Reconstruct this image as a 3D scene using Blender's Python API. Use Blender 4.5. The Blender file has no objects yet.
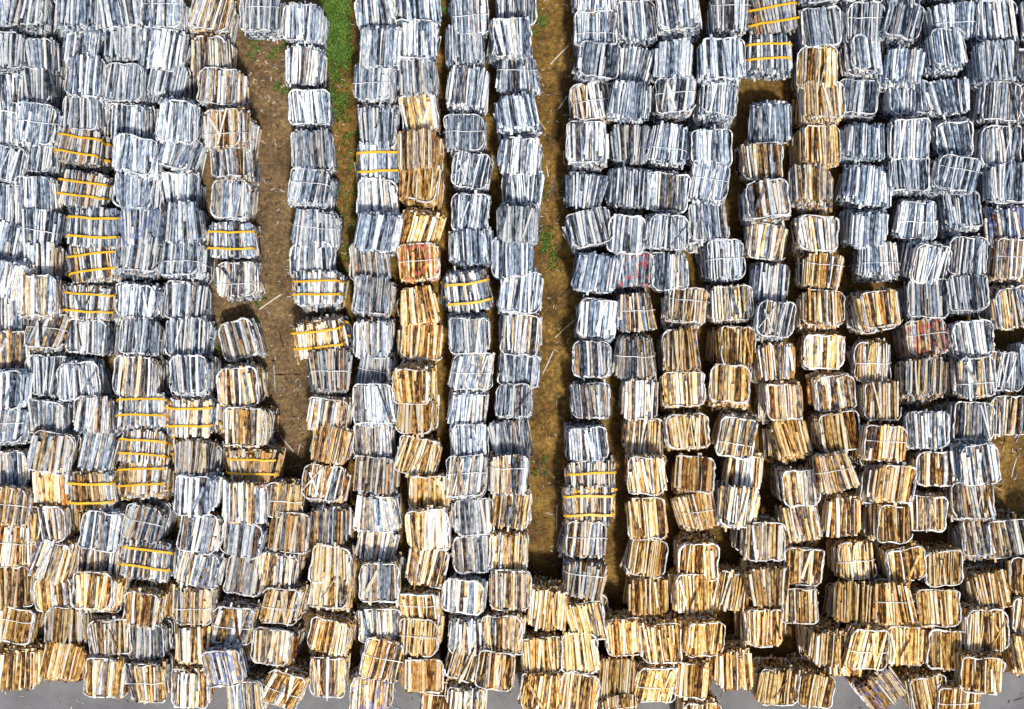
import bpy, math, random
import numpy as np
from mathutils import Matrix, Vector
random.seed(7)
R=random.Random(31)
S=0.0256; D=30.0; ZT=1.5; CZ=D+ZT
def w(px,py,z):
    k=(CZ-z)/D*S
    return ((px-512)*k, (354.5-py)*k)
sc=bpy.context.scene
# ---------------- materials
def newmat(n):
    m=bpy.data.materials.new(n); m.use_nodes=True
    nt=m.node_tree; b=nt.nodes['Principled BSDF']; return m,nt,b
def N(nt,t,**kw):
    n=nt.nodes.new(t)
    for k,v in kw.items():
        setattr(n,k,v)
    return n
def ramp(nt,stops):
    r=N(nt,'ShaderNodeValToRGB'); e=r.color_ramp.elements
    while len(e)<len(stops): e.new(0.5)
    for i,(p,c) in enumerate(stops):
        e[i].position=p; e[i].color=(*c,1)
    return r
def math_(nt,op,a,b=None,clamp=False):
    n=N(nt,'ShaderNodeMath',operation=op); n.use_clamp=clamp
    for i,v in enumerate((a,b)):
        if v is None: continue
        if isinstance(v,(int,float)): n.inputs[i].default_value=v
        else: nt.links.new(v,n.inputs[i])
    return n.outputs[0]
def mix(nt,f,a,b,bt='MIX'):
    n=N(nt,'ShaderNodeMix',data_type='RGBA',blend_type=bt)
    for i,v in ((0,f),(6,a),(7,b)):
        if isinstance(v,(int,float)): n.inputs[i].default_value=v
        elif isinstance(v,tuple): n.inputs[i].default_value=(*v,1)
        else: nt.links.new(v,n.inputs[i])
    return n.outputs[2]
wood,nt,b=newmat('weathered_wood')
at=N(nt,'ShaderNodeAttribute',attribute_name='sl'); sep=N(nt,'ShaderNodeSeparateColor'); nt.links.new(at.outputs['Color'],sep.inputs[0])
oi=N(nt,'ShaderNodeObjectInfo'); so=N(nt,'ShaderNodeSeparateColor'); nt.links.new(oi.outputs['Color'],so.inputs[0])
tc=N(nt,'ShaderNodeTexCoord')
off=N(nt,'ShaderNodeCombineXYZ'); nt.links.new(math_(nt,'MULTIPLY',sep.outputs[2],37.0),off.inputs[2]); nt.links.new(math_(nt,'MULTIPLY',oi.outputs['Random'],50.0),off.inputs[1])
add=N(nt,'ShaderNodeVectorMath',operation='ADD'); nt.links.new(tc.outputs['Object'],add.inputs[0]); nt.links.new(off.outputs[0],add.inputs[1])
mp=N(nt,'ShaderNodeMapping'); mp.inputs['Scale'].default_value=(60,4.0,60); nt.links.new(add.outputs[0],mp.inputs[0])
nz=N(nt,'ShaderNodeTexNoise'); nz.inputs['Scale'].default_value=1; nz.inputs['Detail'].default_value=4; nt.links.new(mp.outputs[0],nz.inputs['Vector'])
nz2=N(nt,'ShaderNodeTexNoise'); nz2.inputs['Scale'].default_value=7; nz2.inputs['Detail'].default_value=4; nt.links.new(add.outputs[0],nz2.inputs['Vector'])
t=math_(nt,'FRACT',math_(nt,'ADD',sep.outputs[0],math_(nt,'MULTIPLY',oi.outputs['Random'],7.3)))
t=math_(nt,'ADD',math_(nt,'MULTIPLY',t,1.0),.01)
t=math_(nt,'ADD',t,math_(nt,'MULTIPLY',math_(nt,'SUBTRACT',nz.outputs[0],0.5),1.3))
t=math_(nt,'ADD',t,math_(nt,'MULTIPLY',math_(nt,'SUBTRACT',nz2.outputs[0],0.5),1.1),True)
grey=ramp(nt,[(0.0,(.012,.015,.022)),(.15,(.065,.088,.13)),(.36,(.205,.27,.36)),(.60,(.43,.515,.62)),(.82,(.80,.825,.85)),(1,(.92,.92,.90))])
gold=ramp(nt,[(0.0,(.028,.011,.004)),(.14,(.17,.068,.016)),(.32,(.49,.265,.065)),(.56,(.85,.56,.18)),(.8,(.92,.76,.44)),(1,(.93,.89,.79))])
pale=ramp(nt,[(0.0,(.022,.015,.010)),(.15,(.12,.07,.038)),(.36,(.35,.24,.135)),(.58,(.64,.49,.31)),(.8,(.86,.78,.62)),(1,(.93,.91,.86))])
for q in (grey,gold,pale): nt.links.new(t,q.inputs[0])
g2=math_(nt,'FRACT',math_(nt,'ADD',sep.outputs[1],math_(nt,'MULTIPLY',oi.outputs['Random'],13.7)))
gf=math_(nt,'ADD',math_(nt,'MULTIPLY',so.outputs[0],1.95),math_(nt,'SUBTRACT',math_(nt,'MULTIPLY',g2,1.35),1.08))
gf=math_(nt,'ADD',gf,math_(nt,'MULTIPLY',math_(nt,'SUBTRACT',nz2.outputs[0],.5),1.0),True)
pf=math_(nt,'ADD',math_(nt,'MULTIPLY',math_(nt,'SUBTRACT',so.outputs[0],.45),2.2),math_(nt,'MULTIPLY',math_(nt,'SUBTRACT',g2,.4),1.3),True)
c=mix(nt,gf,grey.outputs[0],mix(nt,pf,pale.outputs[0],gold.outputs[0]))
# a few redder boards among the fresh ones
rb=math_(nt,'MULTIPLY',math_(nt,'GREATER_THAN',sep.outputs[2],.84),gf)
c=mix(nt,math_(nt,'MULTIPLY',rb,.85),c,mix(nt,1.0,c,(.88,.62,.45),'MULTIPLY'))
ps=math_(nt,'GREATER_THAN',so.outputs[2],.1)
tcn=N(nt,'ShaderNodeTexNoise'); tcn.inputs['Scale'].default_value=5.5; tcn.inputs['Detail'].default_value=3; nt.links.new(tc.outputs['Object'],tcn.inputs['Vector'])
pm=math_(nt,'MULTIPLY',math_(nt,'GREATER_THAN',tcn.outputs[0],.56),ps)
pc=mix(nt,math_(nt,'GREATER_THAN',so.outputs[2],.6),(.12,.18,.50),(.60,.10,.10))
c=mix(nt,math_(nt,'MULTIPLY',pm,.6),c,pc)
br=N(nt,'ShaderNodeVectorMath',operation='SCALE'); nt.links.new(c,br.inputs[0]); nt.links.new(math_(nt,'MULTIPLY',so.outputs[1],2.0),br.inputs['Scale'])
nt.links.new(br.outputs[0],b.inputs['Base Color']); b.inputs['Roughness'].default_value=.8
b.inputs['Specular IOR Level'].default_value=.2
bp=N(nt,'ShaderNodeBump'); bp.inputs['Strength'].default_value=.7; bp.inputs['Distance'].default_value=.014; nt.links.new(nz.outputs[0],bp.inputs['Height']); nt.links.new(bp.outputs[0],b.inputs['Normal'])

film,nt,b=newmat('white_strap')
tcf=N(nt,'ShaderNodeTexCoord')
nz=N(nt,'ShaderNodeTexNoise'); nz.inputs['Scale'].default_value=7; nz.inputs['Detail'].default_value=4; nt.links.new(tcf.outputs['Object'],nz.inputs['Vector'])
r=ramp(nt,[(.36,(.38,.39,.42)),(.54,(.86,.86,.85))]); nt.links.new(nz.outputs[0],r.inputs[0]); nt.links.new(r.outputs[0],b.inputs['Base Color']); b.inputs['Roughness'].default_value=.4
yel,nt,b=newmat('yellow_strap')
nz=N(nt,'ShaderNodeTexNoise'); nz.inputs['Scale'].default_value=6
r=ramp(nt,[(.3,(.80,.36,.008)),(.6,(.95,.54,.01))]); nt.links.new(nz.outputs[0],r.inputs[0]); nt.links.new(r.outputs[0],b.inputs['Base Color']); b.inputs['Roughness'].default_value=.45

gm,nt,b=newmat('dirt')
geo=N(nt,'ShaderNodeNewGeometry')
def noise(scale,det=4,rough=.6):
    n=N(nt,'ShaderNodeTexNoise'); n.inputs['Scale'].default_value=scale; n.inputs['Detail'].default_value=det; n.inputs['Roughness'].default_value=rough
    nt.links.new(geo.outputs['Position'],n.inputs['Vector']); return n.outputs[0]
n1=noise(.55); n2=noise(9,6,.75); n3=noise(1.1,7,.7)
r1=ramp(nt,[(.34,(.07,.038,.010)),(.5,(.215,.12,.024)),(.66,(.40,.245,.055))]); nt.links.new(n3,r1.inputs[0])
r2=ramp(nt,[(.3,(.25,.25,.25)),(.5,(.85,.85,.85)),(.72,(2.0,1.9,1.8))]); nt.links.new(n2,r2.inputs[0])
c=mix(nt,1.0,r1.outputs[0],r2.outputs[0],'MULTIPLY')
sx=N(nt,'ShaderNodeSeparateXYZ'); nt.links.new(geo.outputs['Position'],sx.inputs[0])
westm=N(nt,'ShaderNodeMapRange'); nt.links.new(sx.outputs[0],westm.inputs[0]); westm.inputs[1].default_value=-4.6; westm.inputs[2].default_value=-5.4
rg=ramp(nt,[(.35,(.12,.078,.04)),(.65,(.31,.215,.12))]); nt.links.new(n3,rg.inputs[0])
grv=mix(nt,1.0,rg.outputs[0],r2.outputs[0],'MULTIPLY')
c=mix(nt,math_(nt,'MULTIPLY',westm.outputs[0],.75),c,grv)
gr=ramp(nt,[(.52,(0,0,0)),(.64,(1,1,1))]); nt.links.new(n1,gr.inputs[0])
c=mix(nt,math_(nt,'MULTIPLY',gr.outputs[0],.2),c,(.09,.10,.02))
vo=N(nt,'ShaderNodeTexVoronoi'); vo.inputs['Scale'].default_value=14; nt.links.new(geo.outputs['Position'],vo.inputs['Vector'])
pr=ramp(nt,[(.10,(1,1,1)),(.2,(0,0,0))]); nt.links.new(vo.outputs['Distance'],pr.inputs[0])
c=mix(nt,math_(nt,'MULTIPLY',pr.outputs[0],.6),c,(.43,.35,.25))
nt.links.new(c,b.inputs['Base Color']); b.inputs['Roughness'].default_value=.95
bp=N(nt,'ShaderNodeBump'); bp.inputs['Strength'].default_value=.9; bp.inputs['Distance'].default_value=.06; nt.links.new(n2,bp.inputs['Height']); nt.links.new(bp.outputs[0],b.inputs['Normal'])
asp,nt,b=newmat('asphalt')
geo=N(nt,'ShaderNodeNewGeometry')
n2=noise(40,4,.8); n3=noise(1.1,4)
r1=ramp(nt,[(.3,(.14,.14,.15)),(.7,(.23,.23,.24))]); nt.links.new(n3,r1.inputs[0])
r2=ramp(nt,[(.3,(.6,.6,.6)),(.7,(1.3,1.3,1.3))]); nt.links.new(n2,r2.inputs[0])
nt.links.new(mix(nt,1.0,r1.outputs[0],r2.outputs[0],'MULTIPLY'),b.inputs['Base Color']); b.inputs['Roughness'].default_value=.9
gsm,nt,b=newmat('grass_blades')
oi=N(nt,'ShaderNodeNewGeometry'); r=ramp(nt,[(0,(.035,.08,.008)),(.6,(.08,.18,.012)),(1,(.16,.26,.03))]); nt.links.new(oi.outputs['Random Per Island'],r.inputs[0]); nt.links.new(r.outputs[0],b.inputs['Base Color']); b.inputs['Roughness'].default_value=.7

# ---------------- mesh builder
class MB:
    def __init__(s): s.v=[];s.f=[];s.m=[];s.c=[]
    def slat(s,cx,cy,cz,L,W,T,rz,rx=0,ry=0,col=(0,0,0),mi=0,rnd=R):
        M=Matrix.Rotation(rz,3,'Z')@Matrix.Rotation(rx,3,'X')@Matrix.Rotation(ry,3,'Y')
        b0=len(s.v); st=4
        bow=rnd.uniform(-.014,.014)
        for i in range(st):
            u=i/(st-1); y=(u-.5)*L
            bx=bow*(1-(2*u-1)**2)
            wl=W/2*rnd.uniform(.74,1.06); wr=W/2*rnd.uniform(.74,1.06)
            for (x,z) in ((-wl+bx,-T/2),(wr+bx,-T/2),(wr*.8+bx,T/2),(-wl*.8+bx,T/2)):
                p=M@Vector((x,y,z)); s.v.append((p.x+cx,p.y+cy,p.z+cz))
        F=[(b0,b0+1,b0+2,b0+3)]
        for i in range(st-1):
            a=b0+4*i
            for k in range(4):
                k2=(k+1)%4; F.append((a+k,a+4+k,a+4+k2,a+k2))
        e=b0+4*(st-1); F.append((e+3,e+2,e+1,e))
        s.f+=F; s.m+=[mi]*len(F); s.c+=[col]*(4*st)
    def ribbon(s,pts,closed,wd,th,axis,mi):
        n=len(pts); b0=len(s.v); A=Vector(axis)
        if n<2: return
        for i in range(n):
            p=Vector(pts[i]); q=Vector(pts[(i+1)%n] if closed or i<n-1 else pts[i]); o=Vector(pts[i-1] if closed or i>0 else pts[i])
            t=(q-o).normalized(); nn=t.cross(A).normalized()
            W=wd[i] if isinstance(wd,list) else wd; T=th[i] if isinstance(th,list) else th
            for (a,bb) in ((-1,-1),(1,-1),(1,1),(-1,1)):
                s.v.append(tuple(p+A*(a*W/2)+nn*(bb*T/2)))
        cnt=0
        for i in range(n if closed else n-1):
            a=b0+4*i; c2=b0+4*((i+1)%n)
            for k in range(4):
                k2=(k+1)%4; s.f.append((a+k,c2+k,c2+k2,a+k2)); cnt+=1
        if not closed:
            e=b0+4*(n-1); s.f+=[(b0,b0+1,b0+2,b0+3),(e+3,e+2,e+1,e)]; cnt+=2
        s.m+=[mi]*cnt; s.c+=[(0,0,0)]*(4*n)
    def mesh(s,name,mats):
        me=bpy.data.meshes.new(name); me.from_pydata(s.v,[],s.f)
        for m in mats: me.materials.append(m)
        me.polygons.foreach_set('material_index',s.m)
        a=me.color_attributes.new('sl','FLOAT_COLOR','POINT')
        arr=np.ones((len(s.v),4),dtype=np.float32); arr[:,:3]=np.array(s.c,dtype=np.float32)
        a.data.foreach_set('color',arr.ravel()); me.update(); return me
H=.74
def bundle(i,wx=1.04,ly=.99,rim=1,yellow=False,messy=0.3):
    r=random.Random(300+i); m=MB()
    nl=19; dz=H/nl; hx=wx/2
    wscale=r.choice([.75,.9,1.05,1.3]); skew=r.gauss(0,.05)
    cr=[r.uniform(.10,.29) for _ in range(4)]
    fan=r.gauss(0,.06); lean=r.gauss(0,.07); lean2=r.gauss(0,.09)
    crown=r.uniform(.01,.08)
    def endy(x,sy):
        c_=cr[(0 if x>0 else 1)+(0 if sy>0 else 2)]
        e=max(0,abs(x)-(hx-c_)); e=min(e,c_)
        return ly/2-(c_-math.sqrt(max(0,c_*c_-e*e)))*.85
    for l in range(nl):
        z=dz*(l+.5); x=-hx; q=z/H-.5
        inset=.0
        if l>=nl-4: inset=.02*(l-(nl-5))
        if l<2: inset=.03
        x+=inset+r.uniform(-.025,.03)
        loff=r.gauss(0,.018)
        while x<hx-inset-.02:
            W=r.uniform(.036,.112)*wscale
            cx=x+W/2
            y1=endy(cx,1)+r.uniform(-.07,.04)+loff; y0=-endy(cx,-1)+r.uniform(-.04,.07)+loff
            if r.random()<.14 and l>nl-4:
                if r.random()<.5: y1-=r.uniform(.1,.5)
                else: y0+=r.uniform(.1,.5)
            if r.random()<.025: y1+=r.uniform(.04,.12)
            if r.random()<.025: y0-=r.uniform(.04,.12)
            if not(l>=nl-3 and r.random()<.19):
                zz=z-(abs(cx)/hx)**2*crown*(l/nl)+(r.uniform(-.008,.014) if l==nl-1 else 0)
                m.slat(cx+lean*q,(y0+y1)/2+lean2*q,zz,y1-y0,W*.92,dz*r.uniform(.65,1.05),-skew-fan*cx/hx+r.gauss(0,.018+.04*messy),r.gauss(0,.016),r.gauss(0,.16),
                   (r.random(),r.random(),r.random()),rnd=r)
            x+=W+r.uniform(0,.02)
    for k in range(r.choice([0,0,1,2,3])):
        a=r.gauss(0,.09+messy*.25)
        m.slat(r.uniform(-.38,.38)+lean*.5,r.uniform(-.08,.08)+lean2*.5,H+.012+.012*k,ly*r.uniform(.65,1.0),r.uniform(.035,.10),.02,a,r.gauss(0,.02),0,(r.random(),r.random(),r.random()),rnd=r)
    def ring(z,wd,th,jit,cover,off):
        pts=[]
        for q,(sx_,sy_) in enumerate(((1,1),(-1,1),(-1,-1),(1,-1))):
            c_=cr[(0 if sx_>0 else 1)+(0 if sy_>0 else 2)]
            hx2=hx+off; hy2=ly/2+off
            arc=[]
            for a in range(5):
                an=math.radians(22.5*a)
                arc.append((sx_*(hx2-c_+c_*math.cos(an))+r.uniform(-jit,jit),sy_*(hy2-c_+c_*math.sin(an))+r.uniform(-jit,jit)))
            if sx_*sy_<0: arc.reverse()
            pts+=arc
            nx,ny=((0,1),(-1,0),(0,-1),(1,0))[q]
            for tt in (-.3,0,.3):
                bx=nx*(hx2+r.uniform(-.03,.015))+(tt*hx if ny else 0)*(-1 if ny>0 else 1)
                by=ny*(hy2+r.uniform(-.045,.015))+(tt*ly/2 if nx else 0)*(-1 if nx<0 else 1)
                pts.append((bx,by))
        n=len(pts); P=[(p[0]+lean*(z/H-.5),p[1]+lean2*(z/H-.5),z+r.uniform(-.025,.014)) for p in pts]
        st=r.randrange(n); P=P[st:]+P[:st]
        i0=0
        while i0<n:
            ln=r.randint(4,14)
            if r.random()<cover:
                seg=P[i0:i0+ln+1]
                m.ribbon(seg,False,[wd*r.uniform(.6,1.2) for _ in seg],[th*r.uniform(.3,1.6) for _ in seg],(0,0,1),1)
            i0+=ln
    if rim:
        ring(H-.045,.065,.024*rim,.011,.76,.006)
        ring(H*.45,.04,.014,.006,.6,.012)
        if r.random()<.35: ring(H-.11,.035,.018,.012,.5,.025)
    def loop(y,wd,th,mi,h=.012):
        pts=[]; X=hx+.03
        for (px,pz) in ((-X,.03),(X,.03),(X,.35),(X,H-.08),(X-.07,H+h-.02),(X*.5,H+h+.015),(0,H+h+.022),(-X*.5,H+h+.015),(-X+.07,H+h-.02),(-X,H-.08),(-X,.35)):
            pts.append((px+lean*(pz/H-.5),y+lean2*(pz/H-.5)+r.uniform(-.018,.018),pz))
        m.ribbon(pts,True,wd,th,(0,1,0),mi)
    if yellow:
        loop(ly*.24+r.uniform(-.04,.04),.056,.012,2,.022); loop(-ly*.22+r.uniform(-.04,.04),.056,.012,2,.022)
    elif r.random()<.12:
        loop(r.uniform(-.35,.35),.018,.006,1)
    return m.mesh('slat_bundle_mesh',[wood,film,yel])
V_norm=[bundle(i,rim=(0 if i%6==0 else (1.6 if i%4==0 else 1)),messy=[.15,.3,.35,.8][i%4]) for i in range(64)]
V_yel=[bundle(80+i,wx=1.26,rim=0,yellow=True,messy=.5) for i in range(10)]

# ---------------- layout (plan positions of each stack)
cols=[
("-6,10 -4,48 -2,86 0,124 2,162 3,200 3,238 3,276 3,314 4,352 4,390 4,428 5,468 6,508 8,548 10,588 12,628 16,665","000000000111345679"),
("25,10 30,50 30,88 33,122 35,156 35,190 36,225 38,262 32,298 43,337 42,375 45,413 47,450 48,487 45,524 47,560 50,594 62,630 60,668","0002010131113444568"),
("75,10 78,45 82,78 78,112 76,147Y 80,187Y 88,226Y 90,263Y 85,300Y 88,337 76,377 92,418 95,455 88,490Y 97,528 95,560 93,594 105,637 105,675","0000233231222423567"),
("118,10 122,42 125,80 127,118 130,155 135,192 135,228 133,262 135,298 133,340 135,380 137,416Y 140,449Y 140,485Y 143,525 143,563Y 140,605 143,642 145,682","0100000001234434546"),
("162,10 160,45 165,80 173,115 172,152 177,190 177,226 182,263 180,298 183,340 187,378 187,415Y 190,460 195,495 197,535 197,570 193,607 190,647 190,687","0010000000143234457"),
("208,10 210,50 220,86 225,125 228,163 228,200 230,238Y 235,278","35443332"),
("238,384 243,428 250,463Y 243,503 243,540 243,576 235,622 225,664 247,697","665433456"),
("260,10 282,497 285,535 280,571 285,607 270,650 285,690","0545558"),
("302,20 300,62 305,107 307,150 307,190 313,228 313,262 317,292Y 317,335Y 322,375 325,412 325,450 325,490 327,528 328,562 330,598 332,636 326,676","010000134334456667"),
("375,10 378,45 375,80 377,122 378,163Y 375,197 375,230 370,262 368,297 371,335 375,371 373,406 370,442 375,477 378,512 380,548 380,584 381,621 382,660 365,696","00001112112233334456"),
("412,4 415,38 418,75 418,112 420,150 420,187 418,225 415,263 418,305 418,342 415,381 415,418 420,455 425,491 426,529 427,567 422,604 422,641 422,679","0014789979898867998"),
("467,10 465,46 465,90 467,130 470,172 470,210 468,247 467,287Y 470,328 470,370 467,408 467,443 468,480 472,520 470,558 467,596 465,633 462,667 466,702","0000000101112233345"),
("515,0 508,35 517,73 517,113 520,152 522,188 517,223 513,258 520,294 520,331 518,368 515,405 510,440 508,476 510,514 507,552 507,591 505,634 497,672","0000000001122345566"),
("545,607 540,656 540,694","789"),
("595,-15 595,25 597,63 592,103 587,145 585,188 590,232 595,275 597,318 597,360 595,401 590,441 590,484Y 588,506Y 587,543 585,579 587,616 578,658 578,697","0000000001123345689"),
("637,-20 637,20 635,60 632,100 630,143 630,188 632,232 633,270 638,312 637,355 640,395 643,435 647,475 648,519 648,559 648,598 625,636 617,680","100000012247786899"),
("680,-25 680,15 677,55 673,97 670,143 668,187 665,230 670,270 687,310 685,352 687,392 690,433 697,478 697,516 700,555 690,596 665,640 658,682","000000024678868999"),
("735,-25 730,15 723,58 718,100 713,145 712,185 710,227 725,262 736,303 735,347 735,390 740,430 745,472 740,508 732,590 700,636 698,678","01000012578644899"),
("775,12Y 772,52Y 770,118 768,160 770,200 770,240 772,280 776,320 780,362 787,402 792,442 802,487 763,540 768,587 765,632 735,667","2135432365757889"),
("825,-15 825,25 825,66 822,105 820,145 815,190 820,235 822,270 825,310 825,350 835,390 838,432 840,475 802,527 803,568 800,607 777,685","00878555686777899"),
("867,-22 865,18 865,60 862,100 868,140 870,183 872,225 883,265 880,307 877,360 885,402 888,443 847,516 855,560 860,605 830,645 815,686","00100002435678899"),
("905,-15 905,25 905,65 912,97 910,135 912,175 920,215 928,255 930,300 930,342 925,384 892,483 895,521 903,562 900,607 870,645","0010000123456789"),
("955,-25 955,15 947,52 950,95 957,135 960,175 965,215 970,255 973,297 975,340 975,379 930,428 937,470 932,511 945,566 940,612 908,648","00000001122345899"),
("1000,-20 1002,20 998,60 1003,100 1005,143 1010,182 1012,222 1015,262 1015,302 1003,372 975,420 980,460 975,505 983,545 993,590 988,627 950,652","00112134332334899"),
("1045,-20 1045,20 1042,60 1045,100 1048,143 1052,182 1055,222 1058,262 1058,302 1046,360 1012,415 1013,540 1036,575 1036,615 1030,660 985,672 960,700","01112134323568899"),
("-52,10 -50,48 -48,86 -46,124 -44,162 -43,200 -43,238 -42,276 -42,314 -42,352 -42,390 -42,428 -41,468 -40,508 -38,548 -36,588 -34,628","00000000010023456"),
("1092,100 1093,143 1097,182 1100,222 1103,262 1103,302 1092,360 1060,415 1060,540 1082,575 1082,615","00112134556"),
]
paint={(633,270):1,(415,263):1,(135,228):.3,(225,664):.3,(365,696):.3,(930,342):1,(1012,222):.3}
top=bpy.context.collection
cnt=0
def add_stack(px,py,g,yl,rot=None,n=None,tilt=None,pnt=0):
    global cnt
    if n is None:
        n=2
        if R.random()<.12: n=3
    hs=[R.uniform(.76,1.14) for _ in range(n)]
    ztop=sum(hs)*H+.01
    if n==3:
        f=(2.5*H)/(sum(hs)*H); hs=[h*f for h in hs]; ztop=sum(hs)*H
    x,y=w(px,py,ztop)
    e=bpy.data.objects.new('timber_stack',None); e.location=(x,y,0); e.empty_display_size=.3
    top.objects.link(e)
    rz=R.gauss(0,.085) if rot is None else rot
    rz+= -.02+ (px-512)/512*.04
    z=0.004
    for k in range(n):
        t=(k==n-1)
        me=R.choice(V_yel) if (yl) else R.choice(V_norm)
        o=bpy.data.objects.new('slat_bundle',me); top.objects.link(o); o.parent=e
        jx,jy=(0,0) if t else (R.gauss(0,.04),R.gauss(0,.07))
        o.location=(jx,jy,z)
        a=rz if t else rz+R.gauss(0,.06)
        if R.random()<.5: a+=math.pi
        tx,ty=(R.gauss(0,.12),R.gauss(0,.09)) if t else (R.gauss(0,.02),R.gauss(0,.02))
        if tilt and t: tx,ty=tilt
        o.rotation_euler=(tx,ty,a)
        kk=1 if t else .95
        o.scale=(R.uniform(.86,1.03)*kk,R.uniform(.86,1.05)*kk,hs[k])
        gg=min(1,max(0,g*1.0+R.gauss(0,.10)+.03+(.05 if py>250 else 0)))
        o.color=(gg,.5*R.uniform(.72,1.24)*(1 if t else .88),pnt if t else 0,1)  # random tone per bundle; bundles below the top one have shade painted into their colour
        z+=hs[k]*H
    cnt+=1
for pts,gs in cols:
    ps=pts.split()
    for i,p in enumerate(ps):
        yl=p.endswith('Y'); p=p.rstrip('Y'); a,b_=p.split(',')
        g=int(gs[min(i,len(gs)-1)])/9
        add_stack(float(a)+R.uniform(-2,2),float(b_)+R.uniform(-2,2),g,yl,pnt=paint.get((int(a),int(b_)),0))
add_stack(241,341,.1,False,rot=.3,n=1,tilt=(.05,.1))
add_stack(885,690,.85,False,rot=.65,pnt=.3)
add_stack(930,690,.8,False,rot=.2)
add_stack(440,706,.8,False); add_stack(617,716,.9,False); add_stack(700,716,.9,False); add_stack(845,655,.9,False)
print('stacks',cnt)

# ---------------- ground, road
def sheet(name,x0,x1,y0,y1,z,mat,nx=2,ny=2):
    me=bpy.data.meshes.new(name); me.from_pydata([(x0,y0,z),(x1,y0,z),(x1,y1,z),(x0,y1,z)],[],[(0,1,2,3)]); me.materials.append(mat)
    o=bpy.data.objects.new(name,me); top.objects.link(o); return o
sheet('ground',-1500,1500,-1500,1500,0,gm)
yr=w(0,672,0)[1]
sheet('asphalt_road',-1500,1500,yr-7,yr,.004,asp)

# ---------------- grass, debris
def strip_pts(poly,n,rr):
    out=[]
    for _ in range(n):
        i=rr.randrange(len(poly)-1); a,b2=poly[i],poly[i+1]; u=rr.random()
        y=a[0]+(b2[0]-a[0])*u; x0=a[1]+(b2[1]-a[1])*u; x1=a[2]+(b2[2]-a[2])*u
        out.append((rr.uniform(x0,x1),y))
    return out
s1=[(30,238,285),(100,240,285),(200,245,292),(300,210,300),(400,262,308),(475,265,308)]
s1b=[(-20,322,362),(60,322,362),(130,326,360),(200,332,358),(290,336,352)]
s2=[(-20,530,580),(100,534,578),(200,538,575),(330,532,580),(480,525,575),(590,525,572)]
v=[];f=[]
rr=random.Random(5)
def tuft(px,py,size,nb):
    x,y=w(px,py,0)
    for _ in range(nb):
        a=rr.uniform(0,6.28); l=size*rr.uniform(.5,1.2); wd=size*.14; h=size*rr.uniform(.3,1.0)
        ox,oy=rr.gauss(0,size*.5),rr.gauss(0,size*.5)
        dx,dy=math.cos(a),math.sin(a); b0=len(v)
        v.extend([(x+ox-dy*wd,y+oy+dx*wd,.0),(x+ox+dy*wd,y+oy-dx*wd,.0),(x+ox+dx*l*.5+dy*wd,y+oy+dy*l*.5-dx*wd,h*.8),(x+ox+dx*l*.5-dy*wd,y+oy+dy*l*.5+dx*wd,h*.8),(x+ox+dx*l,y+oy+dy*l,h)])
        f.extend([(b0,b0+1,b0+2,b0+3),(b0+3,b0+2,b0+4)])
for p in strip_pts([(-20,322,347),(60,324,349)],190,rr): tuft(*p,.13,15)
for p in strip_pts([(60,324,347),(120,326,350)],60,rr): tuft(*p,.11,8)
for p in strip_pts(s1b[2:],90,rr): tuft(*p,.08,8)
for p in strip_pts([(15,245,285),(60,250,285)],40,rr): tuft(*p,.09,8)
for (cx,cy,n) in ((546,240,18),(552,260,8),(541,190,6),(150,262,20),(540,470,4),(258,305,8),(215,345,12),(440,8,20),(538,20,12),(283,90,6),(845,300,15)):
    for _ in range(n): tuft(cx+rr.gauss(0,4),cy+rr.gauss(0,8),.09,10)
for p in strip_pts(s2,60,rr): tuft(p[0],p[1],.045,5)
me=bpy.data.meshes.new('grass'); me.from_pydata(v,[],f); me.materials.append(gsm)
o=bpy.data.objects.new('grass',me); top.objects.link(o)
m=MB()
for poly,n in ((s1,300),(s1b,100),(s2,300),([(600,0,1024),(708,0,1024)],250),([(300,640,665),(600,640,665)],80),([(430,985,1024),(520,985,1024)],60)):
    for (px,py) in strip_pts(poly,n,rr):
        x,y=w(px,py,0); big=rr.random()<.03
        m.slat(x,y,.02,rr.uniform(.3,.8) if big else rr.uniform(.03,.13),rr.uniform(.03,.05) if big else rr.uniform(.01,.03),.012,rr.uniform(0,3.14) if not big else rr.gauss(0,.6),0,0,(rr.uniform(.2,.9),rr.random(),rr.random()),rnd=rr)
x,y=w(340,121,0); m.slat(x,y,.03,.8,.05,.02,-.35,0,0,(.9,.1,.5),rnd=rr)
me=m.mesh('wood_debris',[wood]); o=bpy.data.objects.new('wood_debris',me); o.color=(.55,.35,0,1); top.objects.link(o)

# ---------------- light + camera
wd=bpy.data.worlds.new("World"); sc.world=wd; wd.use_nodes=True
nt=wd.node_tree; bg=nt.nodes['Background']; sky=nt.nodes.new('ShaderNodeTexSky'); sky.sky_type='NISHITA'; sky.sun_disc=False
el,az=math.radians(60),math.radians(160)
sky.sun_elevation=el; sky.sun_rotation=az; sky.air_density=1.0; sky.dust_density=3
nt.links.new(sky.outputs[0],bg.inputs[0]); bg.inputs[1].default_value=.11
sl=bpy.data.lights.new('sun','SUN'); sl.energy=3.6; sl.angle=math.radians(5); sl.color=(1,.95,.86)
so_=bpy.data.objects.new('sun',sl); top.objects.link(so_)
d=Vector((math.sin(az)*math.cos(el),math.cos(az)*math.cos(el),math.sin(el)))
so_.rotation_euler=d.to_track_quat('Z','Y').to_euler()
cam=bpy.data.cameras.new('camera'); co=bpy.data.objects.new('camera',cam); top.objects.link(co)
co.location=(0,0,CZ); cam.sensor_width=36; cam.lens=36*D/(1024*S); cam.clip_end=5000
sc.camera=co
sc.view_settings.view_transform='Standard'; sc.view_settings.look='None'; sc.view_settings.exposure=0
